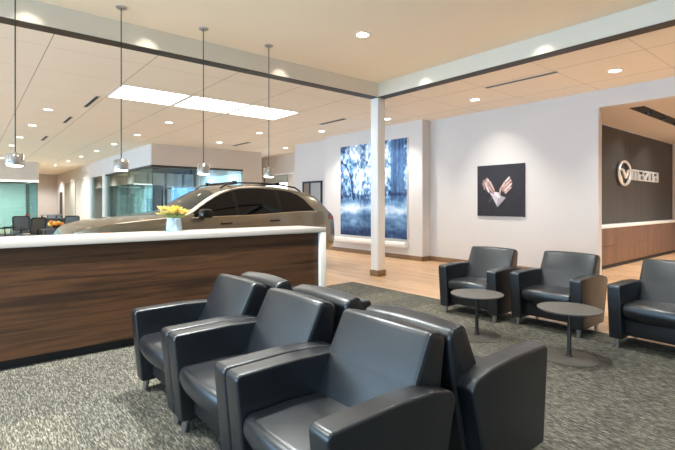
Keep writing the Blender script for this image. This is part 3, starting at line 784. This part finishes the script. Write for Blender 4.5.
# ------------------------------------------------------------------ ceiling fittings
def downlight(u, v, z, label, rad=.085, e=None):
    x, y = pix(u, v, z)
    t = thing('downlight', label, 'ceiling light', (x, y, z-.001), 0, 'recessed round downlights')
    obj('trim_ring', lathe([(rad,-.001), (rad+.022,-.001), (rad+.022,-.008), (rad,-.012)], n=28, cap=False), M['white'], t)
    obj('lens', lathe([(0,-.006), (rad,-.006), (rad,-.002), (0,-.002)], n=28, cap=False), M['glow'], t)
    return x, y, z
DL = []
for u, v, z, l in (
    (362.7, 34.3, ZHIGH, 'round downlight alone in the raised ceiling over the lounge chairs'),
    (615, 70.3, ZLOW, 'round downlight in the lower ceiling near the dark sign recess'),
    (475, 99.3, ZLOW, 'round downlight in the lower ceiling left of the hands picture'),
    (387.3, 118.7, ZLOW, 'round downlight just right of the white pillar top'),
    (321.7, 131, ZLOW, 'round downlight before the woodland picture, left of the white pillar'),
    (285.7, 147.7, ZLOW, 'tiny round downlight far back above the corridor opening'),
    (259.3, 132.7, ZLOW, 'round downlight left of the rightmost pendant cord'),
    (219.3, 142.3, ZLOW, 'round downlight right of the third pendant cord'),
    (169, 122.3, ZLOW, 'round downlight below the gap of the bright ceiling panels, left of the third pendant cord'),
    (137.3, 134.7, ZLOW, 'round downlight just right of the second pendant cord'),
    (114.3, 144, ZLOW, 'round downlight just left of the second pendant cord'),
    (96.7, 150.7, ZLOW, 'nearest of the four small downlights in the row along the office bulkhead'),
    (81, 156.3, ZLOW, 'second of the four small downlights in the row along the office bulkhead'),
    (68.3, 161, ZLOW, 'third of the four small downlights in the row along the office bulkhead'),
    (55, 165.3, ZLOW, 'farthest of the four small downlights in the row along the office bulkhead'),
    (48.3, 109.3, ZLOW, 'nearest round downlight right of the leftmost pendant cord'),
    (32.3, 125, ZLOW, 'second round downlight right of the leftmost pendant cord'),
    (20, 137, ZLOW, 'third round downlight right of the leftmost pendant cord'),
    (11.7, 145.3, ZLOW, 'round downlight left of the leftmost pendant cord, next to it'),
    (2.2, 157.7, ZLOW, 'farthest round downlight at the left edge, above the left glass office')):
    DL.append(downlight(u, v, z, l))
for k, (x0, l) in enumerate(((2.05, 'left one of the three bright square light panels'), (3.30, 'middle one of the three bright square light panels'), (4.55, 'right one of the three bright square light panels'))):
    t = thing('light_panel', l+' in the showroom ceiling', 'ceiling light', (x0+.6, 8.88, ZLOW-.001), 0, 'square ceiling light panels')
    bm = newbm(); a, b = .6, .56
    for q in ((-a, a, -b, -b+.02), (-a, a, b-.02, b), (-a, -a+.02, -b+.02, b-.02), (a-.02, a, -b+.02, b-.02)): add_box(bm, q[0], q[1], q[2], q[3], -.012, 0)
    obj('frame', bm, M['white'], t); obj('diffuser', box(-a+.02, a-.02, -b+.02, b-.02, -.008, -.001), M['panelglow'], t)
def slot(x0, x1, y0, y1, z, label):
    L = max(x1-x0, y1-y0); t = thing('air_vent', label, 'air vent', ((x0+x1)/2, (y0+y1)/2, z-.001), 0, 'linear ceiling vents')
    a, b = (x1-x0)/2, (y1-y0)/2
    obj('slot', box(-a, a, -b, b, -.004, 0), M['black'], t)
    bm = newbm(); e = .012
    add_box(bm, -a-e, a+e, -b-e, -b, -.008, 0); add_box(bm, -a-e, a+e, b, b+e, -.008, 0); add_box(bm, -a-e, -a, -b, b, -.008, 0); add_box(bm, a, a+e, -b, b, -.008, 0)
    obj('frame', bm, M['greypanel'], t)
slot(1.88, 1.935, 9.55, 10.75, ZLOW, 'nearest dark linear vent left of the bright light panels')
slot(1.84, 1.895, 12.2, 13.2, ZLOW, 'middle dark linear vent of the row left of the light panels')
slot(1.80, 1.86, 16.1, 17.3, ZLOW, 'farthest dark linear vent of the row, above the far chairs')
slot(7.06, 7.13, 3.22, 4.45, ZLOW, 'long thin linear vent in the ceiling right of the white pillar')
xa, ya_ = pix(319, 124, ZLOW); xb, yb_ = pix(350, 119.5, ZLOW)
slot(xa, xa+.10, min(ya_, yb_), max(ya_, yb_), ZLOW, 'linear vent in the ceiling left of the white pillar')
xa, ya_ = pix(232, 145.5, ZLOW); xb, yb_ = pix(248, 142, ZLOW)
slot(xa, xa+.12, min(ya_, yb_), max(ya_, yb_), ZLOW, 'small linear vent above the office right of the third pendant')
t = thing('ceiling_slot', 'wide black lighting slot in the ceiling in front of the sign wall', 'ceiling slot', (9.33, 2.8, ZR-.001))
obj('channel', box(0, 6, -.12, .12, -.006, 0), M['black'], t)
for k in range(6): obj('spotlight', lathe([(0,-.05), (.05,-.05), (.055,-.006), (0,-.006)], (.65+.9*k, 0, 0), 16, False), M['satinblack'], t)

# ------------------------------------------------------------------ showroom furniture seen over the desk
def office_chair(loc, rot, label):
    t = thing('office_chair', label, 'chair', loc, rot, 'black mesh chairs in the showroom')
    fr = fillet([(-.21,.56,.05), (.21,.56,.05), (.22,1.0,.06), (-.22,1.0,.06)], 4)
    # frame as closed tube, facing +y, back plane leaning
    lean = lambda x, z: (x, -.24-.18*(z-.56), z)
    obj('back_frame', tube([lean(q.x, q.y) for q in fr], .018, 8, True), M['black'], t)
    bm = newbm(); b2 = puff(inset(fr, .008), -.006, .006, .004, 2)
    for vtx in b2.verts: vtx.co = Vector((vtx.co.x, vtx.co.y-.24-.18*(vtx.co.z-.56), vtx.co.z))
    merge(bm, b2); obj('backrest', bm, M['meshfab'], t)
    st = fillet([(-.24,.45,.02), (.24,.45,.02), (.24,.52,.03), (-.24,.52,.03)], 4); obj('seat', puff(st, -.23, .25, .02), M['meshfab'], t)
    bm = newbm(); add_tube(bm, [(0,-.2,.47), (0,-.265,.5), (0,-.27,.66)], .02, 8); obj('back_bracket', bm, M['black'], t)
    obj('post', lathe([(.03,.09), (.025,.44)], n=14), M['steel'], t)
    for s in (-1, 1): obj('armrest', tube([(s*.25,.05,.48), (s*.28,.05,.68), (s*.28,-.15,.70), (s*.28,.18,.70)], .017, 8), M['black'], t)
    for k in range(5):
        a = 2*PI*k/5; obj('leg', tube([(0,0,.09), (.28*math.cos(a), .28*math.sin(a), .055), (.29*math.cos(a), .29*math.sin(a), .014)], [.022, .016, .012], 8), M['black'], t)
    return t
def ray_at(u, d):
    p = (FWD+RGT*((u-CU)/FPX))*d; return p.x, p.y
o0 = None
for u, d, rot, l in ((6, 13.2, -1.9, 'leftmost black mesh chair in the showroom, turned sideways'),
                     (22.5, 14.6, -.2, 'second black mesh chair from the left in the showroom'),
                     (31.5, 13.0, .5, 'third grey-backed mesh chair from the left in the showroom, nearest the reception desk'),
                     (68, 14.5, 2.6, 'black mesh chair beside the orange flowers, before the car bonnet')):
    x, y = ray_at(u, d)
    o0 = office_chair((x, y, 0), rot, l) if o0 is None else dup(o0, (x, y, 0), rot, l)
def table(loc, w, d, h, m, label, rot=0):
    t = thing('showroom_table', label, 'table', loc, rot)
    obj('tabletop', box(-w/2, w/2, -d/2, d/2, h-.04, h, .004, 1), m, t)
    obj('modesty_panel', box(-w/2+.06, w/2-.06, d/2-.06, d/2-.04, .25, h-.041), m, t)
    for sx in (-1, 1):
        for s in (-1, 1): obj('leg', box(sx*(w/2-.05)-.025, sx*(w/2-.05)+.025, s*(d/2-.05)-.025, s*(d/2-.05)+.025, 0, h-.041), M['satinblack'], t)
    return t
x, y = ray_at(43, 15.2); T1 = (x, y); table((x, y, 0), 1.25, .7, .92, M['desk'], 'dark sales table behind the mesh chairs', -PHI)
x, y = ray_at(57, 12.4); T2 = (x, y); table((x, y, 0), .55, .5, .72, M['desk'], 'small dark table carrying the orange flowers', -PHI)
x, y = ray_at(52, 20.5); table((x, y, 0), .75, .5, .92, M['deskgrey'], 'pale grey high table farther back in the showroom', -PHI)
t = thing('flower_pot', 'low bowl of orange and yellow flowers on the small dark table', 'flowers', (T2[0], T2[1], .7205))
obj('bowl', lathe([(0,0), (.08,0), (.13,.07), (.125,.07), (.07,.01), (0,.01)], n=24, cap=False), M['desk'], t)
for k in range(16):
    a = random.uniform(0, 2*PI); rr = .18*math.sqrt(random.random()); bm = newbm(); bmesh.ops.create_icosphere(bm, subdivisions=2, radius=.055)
    for vtx in bm.verts: vtx.co *= 1+.18*math.sin(11*vtx.co.x*18+k)*math.cos(9*vtx.co.y*18)
    bm.transform(Matrix.Translation((rr*math.cos(a), rr*math.sin(a), .10+.15*random.random()*(1-rr*3))))
    obj('blossom', bm, M['orange'] if k % 3 else M['yellow'], t)
t = thing('storage_box', 'small red box standing on the left end of the dark sales table', 'box', (T1[0]-.42, T1[1]+.34, .9205))
obj('case', box(-.06, .06, -.05, .05, 0, .10, .01), M['redplas'], t); obj('lid', box(-.062, .062, -.052, .052, .101, .115, .004, 1), M['redplas'], t)
# office interior
t = thing('floor_lamp', 'floor lamp with a white drum shade inside the glass office', 'lamp', (*ray_at(148.5, 17.2), 0))
obj('base', lathe([(0,0), (.16,0), (.16,.02), (.02,.03), (0,.03)], n=24, cap=False), M['satinblack'], t); obj('pole', lathe([(.014,.03), (.014,1.7)], n=10), M['satinblack'], t)
obj('lamp_shade', lathe([(.15,1.62), (.15,2.16), (.145,2.16), (.145,1.62)], n=28, cap=False), mat('lamp shade linen', (240, 238, 230), .7, emit=(255, 248, 235), estr=.25), t)
def bookshelf(x, y, label):
    t = thing('shelf_unit', label, 'shelf', (x, y, 0))
    for s in (-1, 1): obj('side_panel', box(s*.45-.02, s*.45+.02, -.18, .18, 0, 2.2), M['deskgrey'], t)
    for k in range(6): obj('shelf', box(-.43, .43, -.18, .18, .1+.41*k, .13+.41*k), M['deskgrey'], t)
bookshelf(5.6, 21.8, 'open grey shelf unit at the back of the glass office')
t = thing('curtain', 'blue grey pleated curtain at the back window of the glass office', 'curtain', (0, 21.9, 0))
bm = newbm(); N = 60; 
pr = [(7.6+1.2*k/N, .05*math.sin(k*1.3), ) for k in range(N+1)]
lo = [bm.verts.new((a, b, .05)) for a, b in pr]; hi = [bm.verts.new((a, b, 2.2)) for a, b in pr]
for k in range(N): bm.faces.new((lo[k], lo[k+1], hi[k+1], hi[k]))
r = bmesh.ops.extrude_face_region(bm, geom=bm.faces[:]); bmesh.ops.translate(bm, vec=(0, .012, 0), verts=[q for q in r['geom'] if isinstance(q, bmesh.types.BMVert)])
obj('drape', bm, M['curtain'], t); obj('rod', tube([(7.4,.0,2.24), (8.85,.0,2.24)], .018, 8), M['steel'], t)

# ------------------------------------------------------------------ lights
def spot(x, y, z, power, size=110, blend=.8, col=(1, .97, .91), target=None, rad=.06):
    L = bpy.data.lights.new('spot', 'SPOT'); L.energy = power; L.spot_size = math.radians(size); L.spot_blend = blend; L.color = col; L.shadow_soft_size = rad
    o = bpy.data.objects.new('spot_light', L); COL.objects.link(o); o.location = (x, y, z)
    if target: o.rotation_euler = (Vector(target)-Vector((x, y, z))).to_track_quat('-Z', 'Y').to_euler()
    return o
def area(loc, target, sx, sy, power, col):
    L = bpy.data.lights.new('area', 'AREA'); L.shape = 'RECTANGLE'; L.size = sx; L.size_y = sy; L.energy = power; L.color = col
    o = bpy.data.objects.new('area_light', L); COL.objects.link(o); o.location = loc
    o.rotation_euler = (Vector(target)-Vector(loc)).to_track_quat('-Z', 'Y').to_euler(); return o
for i, (x, y, z) in enumerate(DL): spot(x, y, z-.02, (200 if i == 0 else 115 if i in (1, 2, 3, 4) else 75) if i < 9 else 32)
# downlights of the raised ceiling above and behind the camera (same grid)
for x in (-3.0, -.6, 1.8, 4.17):
    for y in (-2.7, -.3, 2.1, 4.52):
        if (x, y) == (4.17, 4.52): continue
        spot(x, 3.8 if y > 4 and x < 3 else y, ZHIGH-.02, (420 if x < 3 else 250) if y > 4 else (150 if x > 3 else 90) if y > 1 else 50 if y > -1 else 25)
for x in (7.5,):
    for y in (-2.0, .6): spot(x, y, ZLOW-.02, 110)
# added spots without fittings, making the glow patches on the coffer faces
for u, v in ((147, 43), (280, 72), (28, 13)):
    k = (u-CU)/FPX; d = YW/(FWD.y+RGT.y*k); x = d*(FWD.x+RGT.x*k); spot(x, YW-.22, ZHIGH-.01, 6, 84, .7, (1, .95, .86), (x, YW, ZLOW-.28), .05)
for u, v in ((425, 80), (543, 50)):
    k = (u-CU)/FPX; d = XW/(FWD.x+RGT.x*k); y = d*(FWD.y+RGT.y*k); spot(XW-.22, y, ZHIGH-.01, 6, 84, .7, (1, .95, .86), (XW, y, ZLOW-.28), .05)
# picture washers
for y in (5.2,): spot(7.75, y, ZLOW-.02, 50, 80, .9, (1, .95, .87), (XB, y, 1.6))
for y in (8.2, 9.7): spot(7.4, y, ZLOW-.02, 45, 85, .9, (1, .96, .9), (XP, y, 1.4))
for x in (10, 11.8, 13.6): spot(x, 2.8, ZR-.06, 60, 100, .9, (1, .98, .95), (x, YD, 1.6))
for x, y, z in PEND: spot(x, y, 1.775, 10, 130, .6, (1, .9, .75), None, .05)
for x, y in ((6, 18), (7.8, 18), (6, 20.5), (7.8, 20.5), (6.5, 24.5), (6.5, 28), (6.5, 32)): spot(x, y, ZLOW-.05, 320, 150, .8, (.82, .93, 1))  # the deeper spots are added, unseen, to brighten the dark interior
for x, y in ((0, 28.5), (1.8, 28.5)): spot(x, y, ZLOW-.05, 300, 150, .8, (.98, 1, .96))
spot(9.7, 14.6, ZLOW-.05, 40)
for x, y in ((3.7, 27), (3.7, 31), (3.7, 35)): spot(x, y, ZLOW-.05, 230, 140)  # extra spots added to brighten the far end, no fittings of their own
for x in (10.5, 12.5, 14.5): spot(x, .8, ZR-.06, 260, 140)  # unseen spots added to lighten the recess and its ceiling
# daylight through the glazed facade on the left and behind the camera
area((-6.95, 2.5, 1.9), (0, 2.5, 2.5), 16, 2.8, 600, (.52, .76, 1))
area((-6.95, 19.5, 1.7), (0, 19.5, 2.1), 17, 3.0, 620, (.52, .76, 1))
W = bpy.data.worlds.new('World'); SC.world = W; W.use_nodes = True
W.node_tree.nodes['Background'].inputs[0].default_value = (.62, .80, 1, 1); W.node_tree.nodes['Background'].inputs[1].default_value = 1.3

# ------------------------------------------------------------------ camera
cam = bpy.data.cameras.new('Camera'); co = bpy.data.objects.new('Camera', cam); COL.objects.link(co); SC.camera = co
cam.sensor_width = 36; cam.lens = FPX/675*36; cam.shift_y = -(225-HOR)/675; cam.clip_start = .05
co.location = (0, 0, EYE); co.rotation_euler = (PI/2, 0, -PHI)

# ------------------------------------------------------------------ true size: scale the whole place so that the eye is at 1.3 m
for me in bpy.data.meshes: me.transform(Matrix.Scale(S, 4))
for o in SC.objects: o.location = o.location*S
for L in bpy.data.lights:
    L.energy *= S*S
    if L.type == 'AREA': L.size *= S; L.size_y *= S
SC.view_settings.view_transform = 'Standard'; SC.view_settings.look = 'None'; SC.view_settings.gamma = 1; SC.view_settings.use_curve_mapping = False
SC.view_settings.exposure = 1.0
SC.cycles.use_denoising = True
SC.cycles.max_bounces = 8; SC.cycles.diffuse_bounces = 5; SC.cycles.transparent_max_bounces = 12
